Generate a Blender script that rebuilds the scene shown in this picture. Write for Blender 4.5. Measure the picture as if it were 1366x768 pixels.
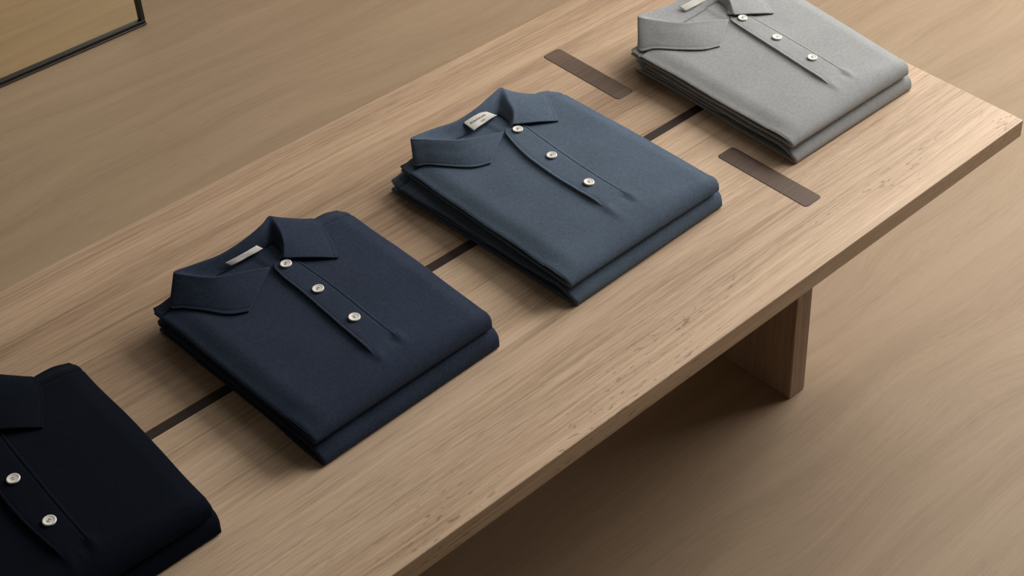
import bpy, bmesh, math, random
from mathutils import Vector, Matrix, noise
random.seed(4)
for o in list(bpy.data.objects): bpy.data.objects.remove(o)
sc = bpy.context.scene
COL = sc.collection

# ------------------------------------------------------------------ camera
TOP = 0.3919                      # height of the bench top; floor is z = 0
cam_d = bpy.data.cameras.new('camera'); cam = bpy.data.objects.new('camera', cam_d); COL.objects.link(cam)
cam.location = (-1.70518, -0.93845, 1.32978 + TOP)
cam.rotation_euler = (0.944113, -0.025219, -0.818228)
cam_d.sensor_width = 36; cam_d.lens = 2324.194 * 36 / 1366
cam_d.shift_x = (683 - 916.796) / 1366; cam_d.shift_y = (179.543 - 384) / 1366
cam_d.clip_start = 0.05; cam_d.clip_end = 60
sc.camera = cam

# ------------------------------------------------------------------ light
w = bpy.data.worlds.new('world'); sc.world = w; w.use_nodes = True
w.node_tree.nodes['Background'].inputs[0].default_value = (1.0, 0.93, 0.84, 1)
w.node_tree.nodes['Background'].inputs[1].default_value = 0.045
def area(name, loc, target, sx, sy, power, col):
    l = bpy.data.lights.new(name, 'AREA'); l.shape = 'RECTANGLE'; l.size = sx; l.size_y = sy
    l.energy = power; l.color = col
    o = bpy.data.objects.new(name, l); COL.objects.link(o); o.location = loc
    o.rotation_euler = (Vector(target) - Vector(loc)).to_track_quat('-Z', 'Y').to_euler()
    return o
wl = area('window_light', (1.50, 0.12, 1.62), (-0.15, 0.25, 0.35), 1.8, 1.6, 64, (1.0, 0.972, 0.94))
wl.data.spread = math.radians(160)
area('overhead_fill_light', (0.75, 0.35, 2.5), (0.55, 0.33, 0.4), 1.8, 1.8, 13, (1.0, 0.965, 0.92))  # added fill from above, softens the shadows beside the shirts
sc.view_settings.view_transform = 'Standard'; sc.view_settings.look = 'None'
sc.view_settings.gamma = 1.0; sc.view_settings.use_curve_mapping = False
sc.view_settings.exposure = 0.0

# ------------------------------------------------------------------ helpers
def obj(name, bm, mat, parent=None, smooth=False):
    me = bpy.data.meshes.new(name); bm.normal_update(); bm.to_mesh(me); bm.free()
    if smooth:
        for p in me.polygons: p.use_smooth = True
    me.materials.append(mat)
    o = bpy.data.objects.new(name, me); COL.objects.link(o)
    if parent is not None:
        o.parent = parent
        o.matrix_parent_inverse = Matrix.Translation(-Vector(parent.location))
    return o
def thing(name, label, cat, loc, group=None):
    o = bpy.data.objects.new(name, None); COL.objects.link(o); o.location = loc
    o.empty_display_size = 0.05
    o['label'] = label; o['category'] = cat
    if group: o['group'] = group
    return o
def struct(o):
    o['kind'] = 'structure'; return o
def box_bm(x0, x1, y0, y1, z0, z1, bev=0.0, seg=2, bm=None):
    own = bm is None
    b = bmesh.new()
    bmesh.ops.create_cube(b, size=1)
    for v in b.verts:
        v.co = Vector(((x0 + x1) / 2 + v.co.x * (x1 - x0), (y0 + y1) / 2 + v.co.y * (y1 - y0), (z0 + z1) / 2 + v.co.z * (z1 - z0)))
    if bev: bmesh.ops.bevel(b, geom=b.edges[:], offset=bev, segments=seg, profile=0.5, affect='EDGES')
    if own: return b
    tmp = bpy.data.meshes.new('t'); b.to_mesh(tmp); b.free(); bm.from_mesh(tmp); bpy.data.meshes.remove(tmp)
    return bm
def grid_faces(bm, rows, closed=False):
    n = len(rows[0])
    for i in range(len(rows) - 1):
        for j in range(n if closed else n - 1):
            k = (j + 1) % n
            bm.faces.new((rows[i][j], rows[i][k], rows[i + 1][k], rows[i + 1][j]))
def sm(a, b, x):
    if a == b: return 1.0 if x >= b else 0.0
    t = max(0.0, min(1.0, (x - a) / (b - a))); return t * t * (3 - 2 * t)
def lerp(a, b, t): return a + (b - a) * t
def crom(pts, n):
    """n samples of a centripetal-ish Catmull-Rom through pts (tuples), by arc length of the controls"""
    P = [Vector(p) for p in pts]
    d = [0.0]
    for i in range(1, len(P)): d.append(d[-1] + max(1e-6, (P[i] - P[i - 1]).length))
    out = []
    for k in range(n):
        s = d[-1] * k / (n - 1); i = 0
        while i < len(P) - 2 and s > d[i + 1]: i += 1
        out.append(_cr(P, i, (s - d[i]) / (d[i + 1] - d[i])))
    return out
def _cr(P, i, u):
    p1, p2 = P[i], P[i + 1]
    p0 = P[i - 1] if i > 0 else p1 * 2 - p2
    p3 = P[i + 2] if i + 2 < len(P) else p2 * 2 - p1
    return 0.5 * ((2 * p1) + (p2 - p0) * u + (2 * p0 - 5 * p1 + 4 * p2 - p3) * u * u + (3 * p1 - p0 - 3 * p2 + p3) * u ** 3)
def crk(pts, k):
    """Catmull-Rom at real-valued control index k"""
    P = [Vector(p) for p in pts]; i = max(0, min(len(P) - 2, int(k)))
    return _cr(P, i, k - i)

# ------------------------------------------------------------------ materials
class NT:
    def __init__(s, name):
        s.m = bpy.data.materials.new(name); s.m.use_nodes = True; s.t = s.m.node_tree
        s.b = s.t.nodes['Principled BSDF']; s.L = s.t.links
        s.tc = s.t.nodes.new('ShaderNodeTexCoord')
    def n(s, typ, **kw):
        x = s.t.nodes.new(typ)
        for k, v in kw.items(): setattr(x, k, v)
        return x
    def setin(s, x, i, v):
        if hasattr(v, 'links') or isinstance(v, bpy.types.NodeSocket): s.L.new(v, x.inputs[i])
        else: x.inputs[i].default_value = v
    def mapping(s, scale, loc=(0, 0, 0), src=None):
        x = s.n('ShaderNodeMapping'); s.L.new(src or s.tc.outputs['Object'], x.inputs[0])
        x.inputs['Scale'].default_value = scale; x.inputs['Location'].default_value = loc
        return x.outputs[0]
    def noise(s, vec, scale=1, detail=3, rough=0.5, dist=0.0):
        x = s.n('ShaderNodeTexNoise'); s.L.new(vec, x.inputs['Vector'])
        x.inputs['Scale'].default_value = scale; x.inputs['Detail'].default_value = detail
        x.inputs['Roughness'].default_value = rough; x.inputs['Distortion'].default_value = dist
        return x.outputs['Fac']
    def math(s, op, a, b=0.0, c=None, clamp=False):
        x = s.n('ShaderNodeMath', operation=op, use_clamp=clamp); s.setin(x, 0, a); s.setin(x, 1, b)
        if c is not None: s.setin(x, 2, c)
        return x.outputs[0]
    def ramp(s, fac, stops):
        x = s.n('ShaderNodeValToRGB'); s.L.new(fac, x.inputs[0]); e = x.color_ramp.elements
        while len(e) < len(stops): e.new(0.5)
        for i, (p, c) in enumerate(stops):
            e[i].position = p; e[i].color = (c[0], c[1], c[2], 1) if not isinstance(c, (int, float)) else (c, c, c, 1)
        return x.outputs[0]
    def mix(s, fac, a, b, mode='MIX'):
        x = s.n('ShaderNodeMix', data_type='RGBA', blend_type=mode)
        s.setin(x, 0, fac)
        for i, v in ((6, a), (7, b)):
            if isinstance(v, tuple): x.inputs[i].default_value = (v[0], v[1], v[2], 1)
            else: s.L.new(v, x.inputs[i])
        return x.outputs[2]
    def bump(s, h, strength, dist):
        x = s.n('ShaderNodeBump'); s.L.new(h, x.inputs['Height'])
        x.inputs['Strength'].default_value = strength; x.inputs['Distance'].default_value = dist
        s.L.new(x.outputs[0], s.b.inputs['Normal'])
    def color(s, c): s.L.new(c, s.b.inputs['Base Color'])

def wood(name, light, mid, dark, vertical=False, board=0.0, streak=1.0, swirl=0.0, rough=0.5, flecks=False, off=0.0, bumpd=0.0003, wander=0.02):
    t = NT(name)
    src = t.tc.outputs['Object']
    if vertical:          # grain runs along z
        r = t.n('ShaderNodeMapping'); t.L.new(src, r.inputs[0]); r.inputs['Rotation'].default_value = (0, math.radians(90), 0); src = r.outputs[0]
    # slow wander of the grain across the board
    sep = t.n('ShaderNodeSeparateXYZ'); t.L.new(src, sep.inputs[0])
    wn = t.noise(t.mapping((1.3, 3.0, 3.0), (off, 0, 0), src), 1.0, 2, 0.5)
    wn = t.math('MULTIPLY', t.math('SUBTRACT', wn, 0.5), wander * 2)
    ysh = t.math('ADD', sep.outputs[1], wn)
    comb = t.n('ShaderNodeCombineXYZ'); t.L.new(sep.outputs[0], comb.inputs[0]); t.L.new(ysh, comb.inputs[1]); t.L.new(sep.outputs[2], comb.inputs[2])
    v = comb.outputs[0]
    if board:
        bid = t.math('FLOOR', t.math('DIVIDE', t.math('ADD', sep.outputs[1], 0.0585 + off * 0.01), board))
        wnn = t.n('ShaderNodeTexWhiteNoise', noise_dimensions='1D'); t.L.new(bid, wnn.inputs['W'])
        addv = t.n('ShaderNodeCombineXYZ'); t.L.new(t.math('MULTIPLY', wnn.outputs[0], 37.0), addv.inputs[0])
        va = t.n('ShaderNodeVectorMath', operation='ADD'); t.L.new(v, va.inputs[0]); t.L.new(addv.outputs[0], va.inputs[1]); v = va.outputs[0]
    broad = t.noise(t.mapping((1.1, 22, 22), (off, 0, 0), v), 1.0, 4, 0.55, 0.3)
    mid_n = t.noise(t.mapping((5, 260, 260), (off * 2, 0, 0), v), 1.0, 5, 0.68, 0.2)
    fine = t.noise(t.mapping((28, 900, 900), (0, off, 0), v), 1.0, 2, 0.6)
    f = t.math('ADD', t.math('MULTIPLY', broad, 0.40), t.math('ADD', t.math('MULTIPLY', mid_n, 0.38 * streak), t.math('MULTIPLY', fine, 0.22)))
    if swirl:
        wv = t.n('ShaderNodeTexWave', wave_type='BANDS', bands_direction='Y'); t.L.new(t.mapping((0.55, 5.0, 5.0), (off, off, 0), v), wv.inputs[0])
        wv.inputs['Scale'].default_value = 1.6; wv.inputs['Distortion'].default_value = 9.0
        wv.inputs['Detail'].default_value = 3; wv.inputs['Detail Scale'].default_value = 0.9
        f = t.math('ADD', t.math('MULTIPLY', f, 1 - swirl), t.math('MULTIPLY', wv.outputs[1], swirl))
    c = t.ramp(f, [(0.37, dark), (0.50, mid), (0.64, light)])
    if board:
        br = t.math('ADD', t.math('MULTIPLY', wnn.outputs[0], 0.16), 0.92)
        g = t.n('ShaderNodeCombineColor'); [t.L.new(br, g.inputs[i]) for i in range(3)]
        c = t.mix(1.0, c, g.outputs[0], 'MULTIPLY')
        # thin glue line between boards
        fr = t.math('FRACT', t.math('DIVIDE', t.math('ADD', sep.outputs[1], 0.0585 + off * 0.01), board))
        ln = t.math('LESS_THAN', fr, 0.006)
        c = t.mix(t.math('MULTIPLY', ln, 0.22), c, (dark[0] * .5, dark[1] * .5, dark[2] * .5))
    # open pores: short dark dashes along the grain
    pn = t.noise(t.mapping((45, 1400, 1400), (3 + off, 0, 0), v), 1.0, 1, 0.5)
    pm = t.noise(t.mapping((2, 30, 30), (7, off, 0), v), 1.0, 2, 0.5)
    pore = t.math('MULTIPLY', t.ramp(pn, [(0.60, 0.0), (0.68, 1.0)]), t.ramp(pm, [(0.42, 0.15), (0.62, 1.0)]))
    c = t.mix(t.math('MULTIPLY', pore, 0.32), c, (dark[0] * .55, dark[1] * .5, dark[2] * .45))
    h = t.math('SUBTRACT', mid_n, t.math('MULTIPLY', pore, 0.6))
    if flecks:            # medullary ray flecks near the front edge
        fl = t.n('ShaderNodeMapping'); t.L.new(src, fl.inputs[0]); fl.inputs['Scale'].default_value = (62, 240, 240); fl.inputs['Rotation'].default_value = (0, 0, math.radians(-14))
        fn = t.noise(fl.outputs[0], 1.0, 1.5, 0.5, 0.6)
        mk = t.math('MULTIPLY', t.ramp(fn, [(0.635, 0.0), (0.665, 1.0)]), t.ramp(t.noise(t.mapping((5, 12, 1), (1.2, 0, 0), src), 1, 2), [(0.46, 0.0), (0.58, 1.0)]))
        near = t.ramp(sep.outputs[1], [(0.0, 1.0), (0.05, 1.0), (0.075, 0.0)])
        c = t.mix(t.math('MULTIPLY', t.math('MULTIPLY', mk, near), 0.65), c, (dark[0] * .62, dark[1] * .6, dark[2] * .55))
    t.color(c)
    t.b.inputs['Roughness'].default_value = rough; t.b.inputs['Specular IOR Level'].default_value = 0.3
    t.bump(h, 0.7, bumpd)
    return t.m

def fabric(name, col, col2, weave=1.0, sheen=0.06):
    t = NT(name)
    o = t.tc.outputs['Object']
    n1 = t.noise(t.mapping((1, 1, 1)), 900, 2, 0.7)
    n2 = t.noise(t.mapping((1, 1, 1)), 240, 3, 0.6)
    n3 = t.noise(t.mapping((1, 1, 1)), 14, 3, 0.5)
    f = t.math('ADD', t.math('MULTIPLY', n1, 0.5), t.math('ADD', t.math('MULTIPLY', n2, 0.3), t.math('MULTIPLY', n3, 0.2)))
    t.color(t.ramp(f, [(0.36, col), (0.64, col2)]))
    t.b.inputs['Roughness'].default_value = 0.92
    t.b.inputs['Specular IOR Level'].default_value = sheen * 2
    t.b.inputs['Sheen Weight'].default_value = sheen
    t.b.inputs['Sheen Roughness'].default_value = 0.5
    t.b.inputs['Sheen Tint'].default_value = (min(1, col2[0] * 4 + .3), min(1, col2[1] * 4 + .3), min(1, col2[2] * 4 + .3), 1)
    t.bump(t.math('ADD', n1, t.math('MULTIPLY', n2, 0.8)), 0.45 * weave, 0.0006)
    return t.m
def plain(name, col, rough=0.5, metal=0.0, var=0.06, scale=60):
    t = NT(name)
    n = t.noise(t.mapping((1, 1, 1)), scale, 3, 0.6)
    a = tuple(x * (1 - var) for x in col); b = tuple(min(1, x * (1 + var)) for x in col)
    t.color(t.ramp(n, [(0.35, a), (0.65, b)]))
    t.b.inputs['Roughness'].default_value = rough; t.b.inputs['Metallic'].default_value = metal
    return t.m

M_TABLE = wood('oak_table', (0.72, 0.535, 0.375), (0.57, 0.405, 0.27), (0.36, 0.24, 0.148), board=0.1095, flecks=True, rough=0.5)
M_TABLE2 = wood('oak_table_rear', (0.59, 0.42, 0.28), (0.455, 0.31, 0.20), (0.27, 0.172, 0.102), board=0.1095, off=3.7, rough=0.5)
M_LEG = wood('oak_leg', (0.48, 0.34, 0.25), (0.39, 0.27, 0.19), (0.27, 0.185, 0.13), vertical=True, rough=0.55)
M_FLOOR = wood('oak_floor', (0.375, 0.276, 0.180), (0.34, 0.245, 0.157), (0.285, 0.200, 0.125), swirl=0.0, streak=0.8, off=1.3, rough=0.6, bumpd=0.0001, wander=0.09)
M_INLAY = wood('walnut_inlay', (0.155, 0.10, 0.07), (0.115, 0.075, 0.052), (0.08, 0.052, 0.036), vertical=False, rough=0.5, off=5.1)
M_DARK = wood('dark_rail', (0.040, 0.023, 0.015), (0.028, 0.0165, 0.011), (0.019, 0.0115, 0.008), rough=0.6, off=2.2)
M_WALL = plain('wall_paint', (0.62, 0.55, 0.46), 0.85, var=0.02)
M_BUTTON = plain('button_shell', (0.90, 0.87, 0.80), 0.35, var=0.08, scale=500)
M_THREAD = plain('button_thread', (0.50, 0.44, 0.36), 0.8)
M_LABEL = plain('label_cotton', (0.70, 0.665, 0.60), 0.85, var=0.08, scale=900)
M_INK = plain('label_ink', (0.05, 0.045, 0.04), 0.8)
M_FRAME = plain('black_metal', (0.005, 0.0045, 0.004), 0.5, metal=0.0)
M_EDGE_GLINT = plain('edge_glint_grey', (0.06, 0.052, 0.042), 0.35, metal=0.6)  # frame black lightened to grey, a painted-in edge highlight
t = NT('tinted_mirror'); t.b.inputs['Metallic'].default_value = 1; t.b.inputs['Roughness'].default_value = 0.03
t.b.inputs['Base Color'].default_value = (0.95, 0.89, 0.70, 1); M_MIRROR = t.m

# ------------------------------------------------------------------ setting
struct(obj('floor', box_bm(-6, 5, -4, 1.78, -0.05, 0.0), M_FLOOR))
struct(obj('wall_back', box_bm(-6, 5, 1.78, 1.90, 0.0, 2.8), M_WALL))

# ------------------------------------------------------------------ bench table
G1, G2, W, T = 0.31715, 0.33056, 0.640, 0.0266
XL = -2.30
table = thing('bench_table', 'long low pale oak bench table with a dark slot down its middle and dark inlays', 'table', (-1.15, 0.32, 0))
hole = []
def plank(name, y0, y1, mat, inlay):
    """a top plank with a bevelled edge and a shallow recess where the inlay sits (inlay = x0,x1,y0,y1)"""
    b = box_bm(XL, 0, y0, y1, TOP - T, TOP, 0.0012, 2)
    return obj(name, b, mat, table)
plank('front_plank', 0.0, G1, M_TABLE, None)
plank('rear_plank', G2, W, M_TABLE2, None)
obj('centre_rail', box_bm(XL + .006, -0.006, G1 - 0.03, G2 + 0.03, TOP - T - 0.03, TOP - T - 0.0001, 0.001), M_DARK, table)
obj('slot_strip', box_bm(XL + .004, -0.004, G1 + 0.0002, G2 - 0.0002, TOP - T, TOP - 0.0008), M_DARK, table)
def inlay(x0, x1, y0, y1):
    bm = bmesh.new(); r = 0.0055; pts = []
    for cx, cy, a0 in ((x1 - r, y1 - r, 0), (x0 + r, y1 - r, 90), (x0 + r, y0 + r, 180), (x1 - r, y0 + r, 270)):
        for k in range(7):
            a = math.radians(a0 + 15 * k); pts.append((cx + r * math.cos(a), cy + r * math.sin(a)))
    rows = []
    cx, cy = (x0 + x1) / 2, (y0 + y1) / 2
    for ins, z in ((0, TOP - 0.004), (0, TOP + 0.00025), (0.0005, TOP + 0.0005)):
        rows.append([bm.verts.new((px + (cx - px) / abs(cx - px + 1e-9) * ins * 0.7, py + (cy - py) / abs(cy - py + 1e-9) * ins * 0.7, z)) for px, py in pts])
    grid_faces(bm, rows, True); bm.faces.new(rows[-1])
    bmesh.ops.recalc_face_normals(bm, faces=bm.faces[:])
    return bm
for xa, xb in ((-0.34896, -0.31926), (XL + 0.31926, XL + 0.34896)):
    for ya, yb in ((0.4123, 0.5589), (0.0844, 0.2331)):
        il = obj('inlay', inlay(xa, xb, ya, yb), M_INLAY, table); il['label'] = 'dark brown wooden inlay set flush in the top'
        e = obj('inlay_joint', (lambda b: [setattr(v, 'co', Vector((v.co.x, v.co.y, v.co.z - 0.00025))) for v in b.verts] and b)(inlay(xa - .0007, xb + .0007, ya - .0007, yb + .0007)), M_DARK, il)
    mid = -0.28220 if xa > -1 else XL + 0.28220
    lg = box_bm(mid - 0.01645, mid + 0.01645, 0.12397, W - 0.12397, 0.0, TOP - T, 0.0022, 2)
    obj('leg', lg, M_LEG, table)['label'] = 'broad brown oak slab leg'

# ------------------------------------------------------------------ mirror leaning on the wall
mx0, mx1, my = -1.30, -0.3875, 1.585
mir = thing('floor_mirror', 'tall black-framed mirror standing on the floor, leaning on the wall', 'mirror', (mx0 / 2 + mx1 / 2, my, 0))
lean = math.radians(3.6)
def lean_bm(bm):
    for v in bm.verts:
        z = v.co.z; y = v.co.y - my
        v.co.y = my + y * math.cos(lean) + z * math.sin(lean); v.co.z = z * math.cos(lean) - y * math.sin(lean) + 0.0016
    return bm
FW, FD, MH = 0.0085, 0.024, 1.75
fb = bmesh.new()
for a in ((mx0, mx1, 0, FW), (mx0, mx1, MH - FW, MH), (mx0, mx0 + FW, FW, MH - FW), (mx1 - FW, mx1, FW, MH - FW)):
    box_bm(a[0], a[1], my, my + FD, a[2], a[3], 0.0008, 1, bm=fb)
obj('frame', lean_bm(fb), M_FRAME, mir)
obj('glass', lean_bm(box_bm(mx0 + FW, mx1 - FW, my + 0.006, my + 0.010, FW, MH - FW)), M_MIRROR, mir)
obj('bottom_edge_glint', lean_bm(box_bm(mx0, mx1, my - 0.0035, my - 0.0002, 0.0, 0.003, 0.0005, 1)), M_EDGE_GLINT, mir)  # grey strip stands for light caught on the frame's bottom edge

# ------------------------------------------------------------------ polo shirts
H_LOW, H_TOP = 0.0238, 0.0246
def bil(c, s, t):
    return Vector(((1 - s) * (1 - t) * c[0][0] + s * (1 - t) * c[1][0] + s * t * c[2][0] + (1 - s) * t * c[3][0],
                   (1 - s) * (1 - t) * c[0][1] + s * (1 - t) * c[1][1] + s * t * c[2][1] + (1 - s) * t * c[3][1]))

DEF = dict(
  CREASE=[(.470,.830,.0550),(.348,.869,.0580),(.258,.900,.0595),(.188,.968,.0600),(.140,1.030,.0600),(.24,1.032,.0585),(.365,1.020,.0580),(.50,1.030,.0615),(.600,1.052,.0650),(.672,1.072,.0660),(.640,.985,.0635),(.608,.915,.0600),(.558,.845,.0550)],
  OUTER =[(.268,.705,.0500),(.200,.745,.0500),(.132,.822,.0500),(.085,.890,.0500),(.056,.950,.0490),(.20,1.045,.0400),(.36,1.050,.0340),(.52,1.062,.0340),(.66,1.085,.0400),(.79,1.040,.0475),(.850,.984,.0500),(.800,.855,.0505),(.748,.732,.0505)],
  INNER =[(.470,.855,.0440),(.372,.895,.0440),(.300,.925,.0440),(.270,.945,.0440),(.262,.955,.0440),(.300,.970,.0445),(.372,.975,.0450),(.46,.978,.0455),(.54,.985,.0460),(.590,.985,.0460),(.598,.950,.0460),(.585,.900,.0460),(.545,.862,.0470)],
  PL=[(.500,.868),(.478,.76),(.464,.647),(.458,.452),(.452,.250),(.452,.150)],
  PR=[(.600,.868),(.606,.75),(.610,.625),(.603,.452),(.592,.280),(.592,.180)],
  BT=[(.550,.838),(.538,.614),(.524,.380)],
)
def make_data(**kw):
    d = {k: list(v) for k, v in DEF.items()}; d.update(kw); return d

def interp(tab, t):
    """piecewise smooth s at a given t for a list [(s,t)...] with falling t"""
    if t >= tab[0][1]: return tab[0][0]
    if t <= tab[-1][1]: return tab[-1][0]
    for i in range(len(tab) - 1):
        if tab[i][1] >= t >= tab[i + 1][1]:
            return _cr([Vector((a, b, 0)) for a, b in tab], i, (tab[i][1] - t) / (tab[i][1] - tab[i + 1][1])).x

def relief(s, t, W_, L, seed, D=None, top=True):
    """height change of the upper face at (s,t)"""
    z = 0.0
    z += 0.0011 * noise.noise(Vector((s * 2.1 + seed, t * 2.3, seed))) + 0.0004 * noise.noise(Vector((s * 7 + seed, t * 6, 3 + seed)))
    dl, dr = s * W_, (1 - s) * W_
    z -= 0.0052 * (1 - sm(0, 0.030, dl)) ** 1.3
    z -= 0.0036 * (1 - sm(0, 0.024, dr)) ** 1.4
    # shoulder seam grooves near the back corners and the roll off behind them
    if t > 0.88:
        side = max(1 - sm(0.10, 0.20, s), sm(0.70, 0.80, s)); tg = 0.935 + 0.028 * s
        z -= 0.0028 * math.exp(-((t - tg) / 0.0055) ** 2) * side
        z -= side * (0.0010 * sm(tg, tg + 0.01, t) + (0.0030 if s > 0.5 else 0.0018) * sm(tg + 0.01, 1.05, t))
        z -= 0.0015 * sm(0.985, 1.03, t)
    if D:
        pl, pr = interp(D['PL'], t), interp(D['PR'], t)
        # the left front passes under the placket and falls away to the side
        k = sm(0.06, 0.16, t)
        if s < pl:
            z -= k * 0.0016 * min(1.0, (pl - s) / 0.02) + 0.0070 * (pl - s) / 0.46
        elif s > pr:
            z -= 0.0062 * ((s - pr) / 0.4) * (0.6 + 0.4 * (1 - sm(0.1, 0.5, t)))
        # puckers running on from the placket's foot
        te, se = D['PL'][-1][1], D['PL'][-1][0]
        z += 0.0011 * math.exp(-((s - se - 0.02 + (te - t) * 0.2) / 0.018) ** 2) * math.exp(-((t - te + 0.02) / 0.045) ** 2)
        te, se = D['PR'][-1][1], D['PR'][-1][0]
        z += 0.0016 * math.exp(-((s - se + (te - t) * 0.1) / 0.020) ** 2) * math.exp(-((t - te + 0.012) / 0.04) ** 2)
        z -= 0.0012 * math.exp(-((s - se + 0.030) / 0.018) ** 2) * math.exp(-((t - te + 0.015) / 0.04) ** 2)
        # neck opening
        nk = sm(0.26, 0.36, s) * (1 - sm(0.56, 0.62, s)) * sm(0.86, 0.92, t)
        z -= 0.0016 * nk
    return z

def body(corners, zb, H, seed, D=None, name='body', parent=None, mat=None, open_left=1.0):
    c = corners
    W_ = (Vector(c[1]) - Vector(c[0])).length; L = (Vector(c[3]) - Vector(c[0])).length
    a, b = 0.0062, 0.0046               # upper and lower sheet thickness
    path = []                            # (v, z, nx, nz, thick, upper)
    ztop, zbot = zb + H - a / 2, zb + b / 2
    R = 0.046
    Lm = L * 1.03; Lms = lambda s: L * (1.004 + 0.048 * sm(0.62, 0.93, s))
    n1 = 120
    for i in range(n1 + 1):              # upper sheet from the back to the start of the roll
        v = Lm + (R - Lm) * (i / n1 * (0.55 + 0.45 * i / n1))
        path.append([v, ztop, a, 1.0])
    n2 = 22
    for i in range(1, n2 + 1):           # the roll: quarter of a superellipse down to the crease
        an = math.pi / 2 * i / n2
        path.append([0.0035 + (R - 0.0035) * (1 - math.sin(an)), zbot + 0.0010 + (ztop - zbot - 0.0010) * (max(0, math.cos(an)) ** 0.9), lerp(a, 0.0050, (i / n2) ** 1.5), 1 - 0.9 * (i / n2)])
    path.append([0.0052, zbot - 0.0008, 0.0056, 0.0])
    for i in range(1, 30):
        f = i / 29.0
        path.append([lerp(0.010, L, f ** 1.3), zbot, lerp(0.0052, b, min(1, f * 6)), 0.0])
    P = path; N = []
    for i in range(len(P)):
        p, q = P[max(0, i - 1)], P[min(len(P) - 1, i + 1)]
        d = Vector((q[0] - p[0], q[1] - p[1])); d.normalize(); N.append((d.y, -d.x))   # outward
    bm = bmesh.new(); rows = []
    nu = 84
    for i, (v, z, th, up) in enumerate(P):
        ring = []; nx, nz = N[i]
        ex = th / 2
        wobL = 0.0018 * noise.noise(Vector((v * 16, seed, 1.0 + 2 * (1 - up)))); wobR = 0.0012 * noise.noise(Vector((v * 16, seed, 9.0 + 2 * (1 - up))))
        inset = 0.002 * (1 - up) + 0.0012 * (1 - sm(0, 0.012, v)) ** 2 + (0.003 * sm(0.99, 1.03, v / L) ** 2)
        # closed stadium: outer face left->right, right cap, inner face right->left, left cap
        sec = []
        for k in range(nu + 1):
            f = k / nu
            sec.append((ex + (W_ - 2 * ex) * f, 1.0))
        for k in range(1, 6):
            an = math.pi * k / 6; sec.append((W_ - ex + ex * math.sin(an), math.cos(an)))
        for k in range(0, 25): sec.append((W_ - ex - (W_ - 2 * ex) * k / 24, -1.0))
        for k in range(1, 6):
            an = math.pi * k / 6; sec.append((ex - ex * math.sin(an), -math.cos(an)))
        for u, side in sec:
            s = u / W_; h = th / 2 * side
            Rs = lerp(R, 0.021, sm(0.25, 0.95, s)); vv = v; zz = z
            if up > 0:
                vv = 0.0035 + (v - 0.0035) * (Rs - 0.0035) / (R - 0.0035) if v <= R else Rs + (v - R) / (Lm - R) * (Lms(s) - Rs)
            px = vv + nx * h; pz = zz + nz * h
            t = px / L
            if up > 0:
                r = relief(s, max(0.0, t), W_, L, seed, D)
                pz += r * up if side > 0 else min(0.0, r) * 0.75 * up
            q = bil(c, s + (wobL * (1 - s) + wobR * s) / W_ + inset / W_ * (1 - 2 * s), t)
            pz = max(pz, zb + 0.0002)
            ring.append(bm.verts.new((q.x, q.y, TOP + pz)))
        rows.append(ring)
    grid_faces(bm, rows, True)
    bm.faces.new(rows[0]); bm.faces.new(list(reversed(rows[-1])))
    bmesh.ops.recalc_face_normals(bm, faces=bm.faces[:])
    return obj(name, bm, mat, parent, True)

def topz(D, corners, s, t, seed, zb, H):
    c = corners; W_ = (Vector(c[1]) - Vector(c[0])).length; L = (Vector(c[3]) - Vector(c[0])).length
    R = lerp(0.046, 0.021, sm(0.25, 0.95, s)); z = zb + H
    v = t * L
    if v < R: z -= (H - 0.01) * (1 - max(0, 1 - ((R - v) / R) ** 2) ** 0.5) 
    return z + relief(s, t, W_, L, seed, D)

def sleeve(corners, zb, z0, z1, seed, parent, mat):
    """the sleeve folded in behind the chest, seen as a band between the sheets on the left"""
    c = corners; bm = bmesh.new(); rows = []
    n = 50
    for i in range(n + 1):
        t = lerp(0.34, 0.985, i / n)
        zc, hh = (z0 + z1) / 2 , (z1 - z0) / 2 * (0.55 + 0.45 * sm(0, 0.12, i / n))
        left = 0.010 + 0.010 * noise.noise(Vector((t * 5, seed, 2))) + 0.05 * (1 - sm(0.0, 0.25, i / n))
        ring = []
        for k in range(16):
            an = 2 * math.pi * k / 16
            u = left + 0.22 + (0.22 * math.cos(an) if math.cos(an) > 0 else -0.22 * abs(math.cos(an)) ** 0.35)
            zz = zc + hh * math.sin(an) + 0.0006 * noise.noise(Vector((t * 9, u * 3, seed)))
            q = bil(c, u, t); ring.append(bm.verts.new((q.x, q.y, TOP + zz)))
        rows.append(ring)
    grid_faces(bm, rows, True); bm.faces.new(rows[0]); bm.faces.new(list(reversed(rows[-1])))
    bmesh.ops.recalc_face_normals(bm, faces=bm.faces[:])
    return obj('folded_sleeve', bm, mat, parent, True)

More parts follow.
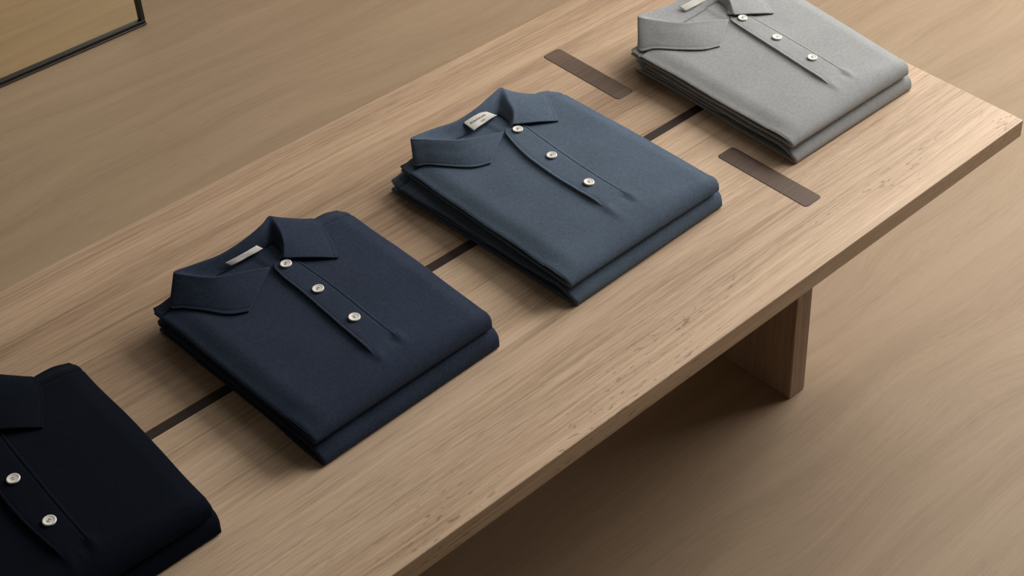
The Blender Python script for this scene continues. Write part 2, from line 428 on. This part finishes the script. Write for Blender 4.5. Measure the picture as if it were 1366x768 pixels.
def placket(D, c, zb, H, seed, parent, mat):
    bm = bmesh.new(); rows = []
    n = 90
    t0, t1 = D['PL'][0][1], D['PL'][-1][1]
    prof = [(-.03, -1.0), (-.025, .1), (-.012, .66), (0.0, .92), (.02, 1.02), (.05, 1.0), (.075, .90), (.09, .80), (.105, .88), (.14, .93), (.3, .86), (.5, .78), (.7, .70), (.84, .62), (.875, .58), (.893, .30), (.91, .56), (.95, .62), (.985, .60), (1.0, .36), (1.012, .0), (1.02, -.8)]
    for i in range(n + 1):
        f = i / n
        tl = lerp(D['PL'][0][1] - 0.004, D['PL'][-1][1], f); tr = lerp(D['PR'][0][1] + 0.008, D['PR'][-1][1], f)
        sl, sr = interp(D['PL'], tl), interp(D['PR'], tr)
        if f < 0.05: sl += 0.022 * (1 - (f / 0.05)) ** 2
        hgt = 0.0025 * (1 - 0.85 * sm(0.90, 1.0, f)) * (1 + 0.12 * noise.noise(Vector((f * 7, seed, 4))))
        if f > 0.985: hgt *= 0.2
        row = []
        for q, h in prof:
            s = lerp(sl, sr, q); t = lerp(tl, tr, min(1, max(0, q)))
            zt = topz(D, c, max(s, interp(D['PL'], t) + 0.002), t, seed, zb, H)
            if q <= 0: zt2 = topz(D, c, s, t, seed, zb, H); zt = lerp(zt, zt2, min(1, -q / .012)) if h < .3 else zt
            hh = h * hgt if h > 0 else h * 0.0022
            if h > .5: hh += 0.00025 * noise.noise(Vector((q * 3, f * 18, seed)))
            # bar-tack line near the foot
            if 0.1 < q < 0.89: hh -= 0.0006 * math.exp(-((f - 0.915) / 0.005) ** 2)
            p = bil(c, s, t); row.append(bm.verts.new((p.x, p.y, TOP + zt + hh)))
        rows.append(row)
    grid_faces(bm, rows)
    bmesh.ops.recalc_face_normals(bm, faces=bm.faces[:])
    return obj('placket', bm, mat, parent, True)

def collar(D, c, parent, mat, seed, zb, H):
    C, O, I = D['CREASE'], D['OUTER'], D['INNER']
    tz = lambda p: topz(D, c, p[0], p[1], seed, zb, H)
    O = [(a, b, (tz((a, b)) + 0.0018) if (b < 0.97) else z) for a, b, z in O]
    I = [(a, b, tz((a, b)) - 0.0002) for a, b, z in I]
    n = 156; m = len(C) - 1
    bm = bmesh.new(); rows = []
    for i in range(n + 1):
        k = m * i / n
        pc, po, pi_ = crk(C, k), crk(O, k), crk(I, k)
        w = lambda p: Vector((*bil(c, p.x, p.y), p.z))
        wc, wo, wi = w(pc), w(po), w(pi_)
        out = Vector((wo.x - wc.x, wo.y - wc.y, 0)); Lo = out.length; out = out / max(Lo, 1e-6)
        inn = Vector((wi.x - wc.x, wi.y - wc.y, 0)); Li = inn.length; inn = inn / max(Li, 1e-6)
        row = []
        # stand: from the neck seam up to the fold
        row.append(wi + Vector((0, 0, -0.001)))
        for f in (0.06, 0.2, 0.4, 0.6, 0.78, 0.9):
            p = wi.lerp(wc, f); p.z = lerp(wi.z, wc.z, math.sin(f * math.pi / 2) ** 1.15)
            if f < 0.3: p += inn * (0.0016 if f < 0.1 else 0.0008); p.z += 0.0008
            row.append(p)
        row.append(wc + Vector((0, 0, 0.0000)))
        # fall: from the fold to the leaf edge
        for f in (0.03, 0.08, 0.16, 0.26, 0.38, 0.5, 0.62, 0.74, 0.84, 0.90, 0.925, 0.95, 0.975, 1.0):
            p = wc.lerp(wo, f)
            p.z = lerp(wo.z, wc.z, (1 - f) ** 1.15) + 0.0010 * math.sin(math.pi * f) - 0.0002
            p.z += 0.0004 * noise.noise(Vector((f * 4, k * 1.3, seed)))
            if f == 0.925: p.z -= 0.00035
            row.append(p)
        rows.append([bm.verts.new((p.x, p.y, TOP + p.z)) for p in row])
    grid_faces(bm, rows)
    bmesh.ops.recalc_face_normals(bm, faces=bm.faces[:])
    o = obj('collar', bm, mat, parent, True)
    md = o.modifiers.new('thickness', 'SOLIDIFY'); md.thickness = 0.0017; md.offset = 0.0
    md.use_rim = True
    bv = o.modifiers.new('soft', 'BEVEL'); bv.width = 0.0006; bv.segments = 2; bv.limit_method = 'ANGLE'; bv.angle_limit = math.radians(50)
    return o

def lathe(prof, n, M):
    bm = bmesh.new(); rows = []
    for r, z in prof:
        rows.append([bm.verts.new(M @ Vector((r * math.cos(2 * math.pi * k / n), r * math.sin(2 * math.pi * k / n), z))) for k in range(n)])
    grid_faces(bm, rows, True); bm.faces.new(rows[-1]); bm.faces.new(list(reversed(rows[0])))
    bmesh.ops.recalc_face_normals(bm, faces=bm.faces[:]); return bm
def button(pos, tilt, rot, parent, idx):
    M = Matrix.Translation(pos) @ Matrix.Rotation(tilt[0], 4, 'X') @ Matrix.Rotation(tilt[1], 4, 'Y') @ Matrix.Rotation(rot, 4, 'Z')
    R = 0.0067
    pr = [(R * .80, 0.0), (R * .97, 0.0006), (R, 0.0014), (R * .96, 0.0022), (R * .88, 0.00255), (R * .78, 0.0024), (R * .68, 0.0021), (R * .5, 0.0019), (R * .2, 0.0018)]
    b = obj('button', lathe(pr, 36, M), M_BUTTON, parent, True); b['label'] = 'pale off-white four-hole button'
    bm = bmesh.new()
    for sx in (-1, 1):
        for sy in (-1, 1):
            r = 0.00062
            vs = [bm.verts.new(M @ Vector((sx * .0013 + r * math.cos(a * math.pi / 4), sy * .0013 + r * math.sin(a * math.pi / 4), 0.00193))) for a in range(8)]
            bm.faces.new(vs)
    for sx in (-1, 1):
        rows = []
        for k in range(7):
            f = k / 6; y = lerp(-.0013, .0013, f); z = .0019 + .0005 * math.sin(math.pi * f)
            rows.append([bm.verts.new(M @ Vector((sx * .0013 + .00035 * math.cos(a * math.pi / 3), y, z + .00035 * math.sin(a * math.pi / 3)))) for a in range(6)])
        grid_faces(bm, rows, True)
    bmesh.ops.recalc_face_normals(bm, faces=bm.faces[:])
    obj('thread', bm, M_THREAD, b, False).matrix_parent_inverse = Matrix.Identity(4)
    return b

def neck_label(D, c, parent, quad, text=False):
    """woven label: quad = [(s,t,z)] lower-left, lower-right, upper-right, upper-left"""
    P = [Vector((*bil(c, s, t), TOP + z)) for s, t, z in quad]
    n, m = 24, 8
    nrm = (P[1] - P[0]).cross(P[3] - P[0]).normalized()
    if nrm.z < 0: nrm = -nrm
    def surf(u, v):
        p = P[0].lerp(P[1], u).lerp(P[3].lerp(P[2], u), v)
        return p + nrm * (0.0022 * math.sin(math.pi * u) + 0.0006 * math.sin(math.pi * 3 * u) * (1 - v))
    bm = bmesh.new()
    rows = [[bm.verts.new(surf(i / n, j / m)) for i in range(n + 1)] for j in range(m + 1)]
    grid_faces(bm, rows); bmesh.ops.recalc_face_normals(bm, faces=bm.faces[:])
    o = obj('neck_label', bm, M_LABEL, parent, True); o['label'] = 'small off-white woven label'
    md = o.modifiers.new('thickness', 'SOLIDIFY'); md.thickness = 0.0006; md.offset = 0
    if text:
        for txt, size, v0, u0, u1 in text:
            cu = bpy.data.curves.new('t', 'FONT'); cu.body = txt; cu.size = 1; cu.align_x = 'LEFT'; cu.resolution_u = 2
            to = bpy.data.objects.new('t', cu); COL.objects.link(to)
            bpy.context.view_layer.update()
            me = bpy.data.meshes.new_from_object(to.evaluated_get(bpy.context.evaluated_depsgraph_get()))
            bpy.data.objects.remove(to)
            xs = [v.co.x for v in me.vertices]; x0, x1 = min(xs), max(xs)
            for v in me.vertices:
                u = lerp(u0, u1, (v.co.x - x0) / (x1 - x0)); vv = v0 + v.co.y * size
                v.co = surf(u, vv) + nrm * 0.0005
            bb = bmesh.new(); bb.from_mesh(me)
            tx = obj('lettering', bb, M_INK, parent)
            tx.parent = o; tx.matrix_parent_inverse = Matrix.Identity(4)
            tx['label'] = 'dark lettering'
            bpy.data.meshes.remove(me)
    return o

def stack(key, top_c, low_c, mat, D, seed, labels, quad, text=None, cuffs=False):
    z0 = 0.0
    cx, cy = bil(low_c, .5, .5)
    low = thing('folded_polo_shirt', labels[1], 'shirt', (cx, cy, TOP), 'folded polo shirts set out on the bench')
    body(low_c, 0.0003, H_LOW, seed + 11, None, 'body', low, mat)
    sleeve(low_c, 0.0, 0.0056, 0.0120, seed + 3, low, mat)
    zb = H_LOW + 0.0005
    top = thing('folded_polo_shirt', labels[0], 'shirt', (cx, cy, TOP + zb), 'folded polo shirts set out on the bench')
    body(top_c, zb, H_TOP, seed, D, 'body', top, mat)
    sleeve(top_c, zb, zb + 0.0054, zb + 0.0112, seed + 5, top, mat)
    placket(D, top_c, zb, H_TOP, seed, top, mat)
    collar(D, top_c, top, mat, seed, zb, H_TOP)
    for i, (s, t) in enumerate(D['BT']):
        t -= (0.010, 0.013, 0.020)[i]
        p = bil(top_c, s, t)
        z = topz(D, top_c, s, t, seed, zb, H_TOP)
        button(Vector((p.x, p.y, TOP + z + 0.0023)), (random.uniform(-.05, .05), random.uniform(-.05, .05)), random.uniform(0, 1.5), top, i)
    if quad: neck_label(D, top_c, top, quad, text)
    return top, low

F_NAVY1 = fabric('navy_black_pique', (0.0026, 0.0042, 0.0080), (0.0052, 0.0080, 0.0155), sheen=0.03)
F_NAVY2 = fabric('navy_pique', (0.0175, 0.025, 0.044), (0.035, 0.049, 0.080))
F_SLATE = fabric('slate_pique', (0.066, 0.090, 0.126), (0.110, 0.148, 0.200))
F_GREY = fabric('grey_pique', (0.275, 0.28, 0.277), (0.39, 0.397, 0.395), weave=1.1)

LQ2 = [(.370, .966, .0500), (.537, .972, .0510), (.517, .986, .0560), (.350, .976, .0550)]
LQ3 = [(.407, .950, .0500), (.577, .976, .0510), (.535, 1.013, .0570), (.393, 1.001, .0560)]
LQ4 = [(.385, 1.006, .0530), (.610, 1.012, .0540), (.592, 1.036, .0605), (.362, 1.026, .0595)]
C2 = [(-1.031, .168), (-.781, .172), (-.779, .434), (-1.034, .454)]
C3 = [(-.681, .159), (-.421, .161), (-.430, .440), (-.676, .466)]
C4 = [(-.297, .154), (-.051, .152), (-.020, .432), (-.288, .450)]
C1 = [(-1.402, .162), (-1.152, .162), (-1.139, .427), (-1.395, .447)]
L2 = [(-1.030, .157), (-.779, .163), (-.782, .440), (-1.033, .452)]
L3 = [(-.679, .151), (-.418, .157), (-.428, .445), (-.690, .470)]
L4 = [(-.294, .149), (-.046, .148), (-.022, .430), (-.283, .447)]
L1 = [(-1.402, .156), (-1.148, .158), (-1.140, .430), (-1.395, .447)]
def tune(crease=None, outer=None, **kw):
    d = make_data(**kw)
    for key, ch in (('CREASE', crease), ('OUTER', outer)):
        for i, (a, b) in (ch or {}).items(): d[key][i] = (a, b, d[key][i][2])
    return d
D2 = tune(crease={9: (.658, 1.073), 4: (.148, 1.034)}, outer={0: (.258, .696), 1: (.19, .737), 10: (.832, .984), 12: (.740, .722)},
          BT=[(.543, .830), (.541, .616), (.536, .383)],
          PL=[(.497, .868), (.484, .76), (.482, .647), (.470, .452), (.458, .250), (.453, .145)],
          PR=[(.600, .868), (.608, .75), (.613, .625), (.610, .452), (.604, .290), (.601, .175)])
D3 = tune(crease={0: (.488, .842), 3: (.150, .985), 4: (.106, 1.028), 9: (.705, 1.071), 8: (.62, 1.056), 10: (.665, .985), 11: (.632, .920), 12: (.570, .862)},
          outer={0: (.298, .733), 1: (.22, .765), 2: (.145, .840), 3: (.09, .905), 4: (.050, .957), 10: (.886, .978), 11: (.835, .875), 12: (.768, .776)},
          BT=[(.563, .840), (.531, .602), (.507, .366)],
          PL=[(.512, .876), (.470, .76), (.442, .647), (.430, .480), (.432, .330), (.437, .205)],
          PR=[(.630, .868), (.618, .75), (.605, .625), (.593, .452), (.586, .290), (.585, .185)])
D4 = tune(crease={0: (.487, .806), 1: (.370, .858), 2: (.27, .905), 3: (.185, 1.000), 4: (.140, 1.088), 5: (.24, 1.085), 6: (.365, 1.075), 7: (.50, 1.075), 12: (.548, .820)},
          outer={0: (.316, .704), 1: (.23, .742), 2: (.145, .822), 3: (.075, .905), 4: (.026, .968), 5: (.19, 1.10), 6: (.36, 1.10), 7: (.52, 1.10), 12: (.739, .724)},
          BT=[(.569, .795), (.572, .568), (.577, .347)],
          PL=[(.517, .842), (.507, .74), (.497, .60), (.488, .43), (.481, .26), (.479, .145)],
          PR=[(.628, .842), (.630, .72), (.632, .60), (.634, .43), (.635, .27), (.634, .158)])
D1 = tune(outer={12: (.706, .735), 10: (.818, .970), 11: (.775, .85)}, crease={12: (.570, .815)},
          BT=[(.515, .815), (.490, .576), (.486, .322)],
          PL=[(.470, .860), (.438, .70), (.416, .54), (.414, .35), (.428, .20), (.438, .12)],
          PR=[(.580, .860), (.572, .70), (.566, .50), (.560, .35), (.557, .22), (.556, .14)])
stack('2', C2, L2, F_NAVY2, D2, 2.3,
      ('navy polo shirt with a blank neck label, top of the stack beside the slate', 'navy folded polo shirt on the wood, beneath the navy one with blank neck label'), LQ2)
stack('3', C3, L3, F_SLATE, D3, 5.1,
      ('slate blue polo shirt folded on top of its stack, neck label with lettering', 'slate blue folded polo shirt lying on the wood under the other slate blue one'), LQ3,
      [('Alderbrook', .30, .52, .12, .80), ('studio', .22, .2, .42, .60)])
stack('4', C4, L4, F_GREY, D4, 7.7,
      ('light grey polo shirt folded on top of the grey stack near the bench end', 'light grey folded polo shirt lying on the wood beneath the other grey one'), LQ4)
stack('1', C1, L1, F_NAVY1, D1, 9.4,
      ('blackish navy polo shirt on top of the leftmost stack, cut off by picture edge', 'blackish navy folded polo shirt on the wood, bottom of the leftmost stack'), LQ2)
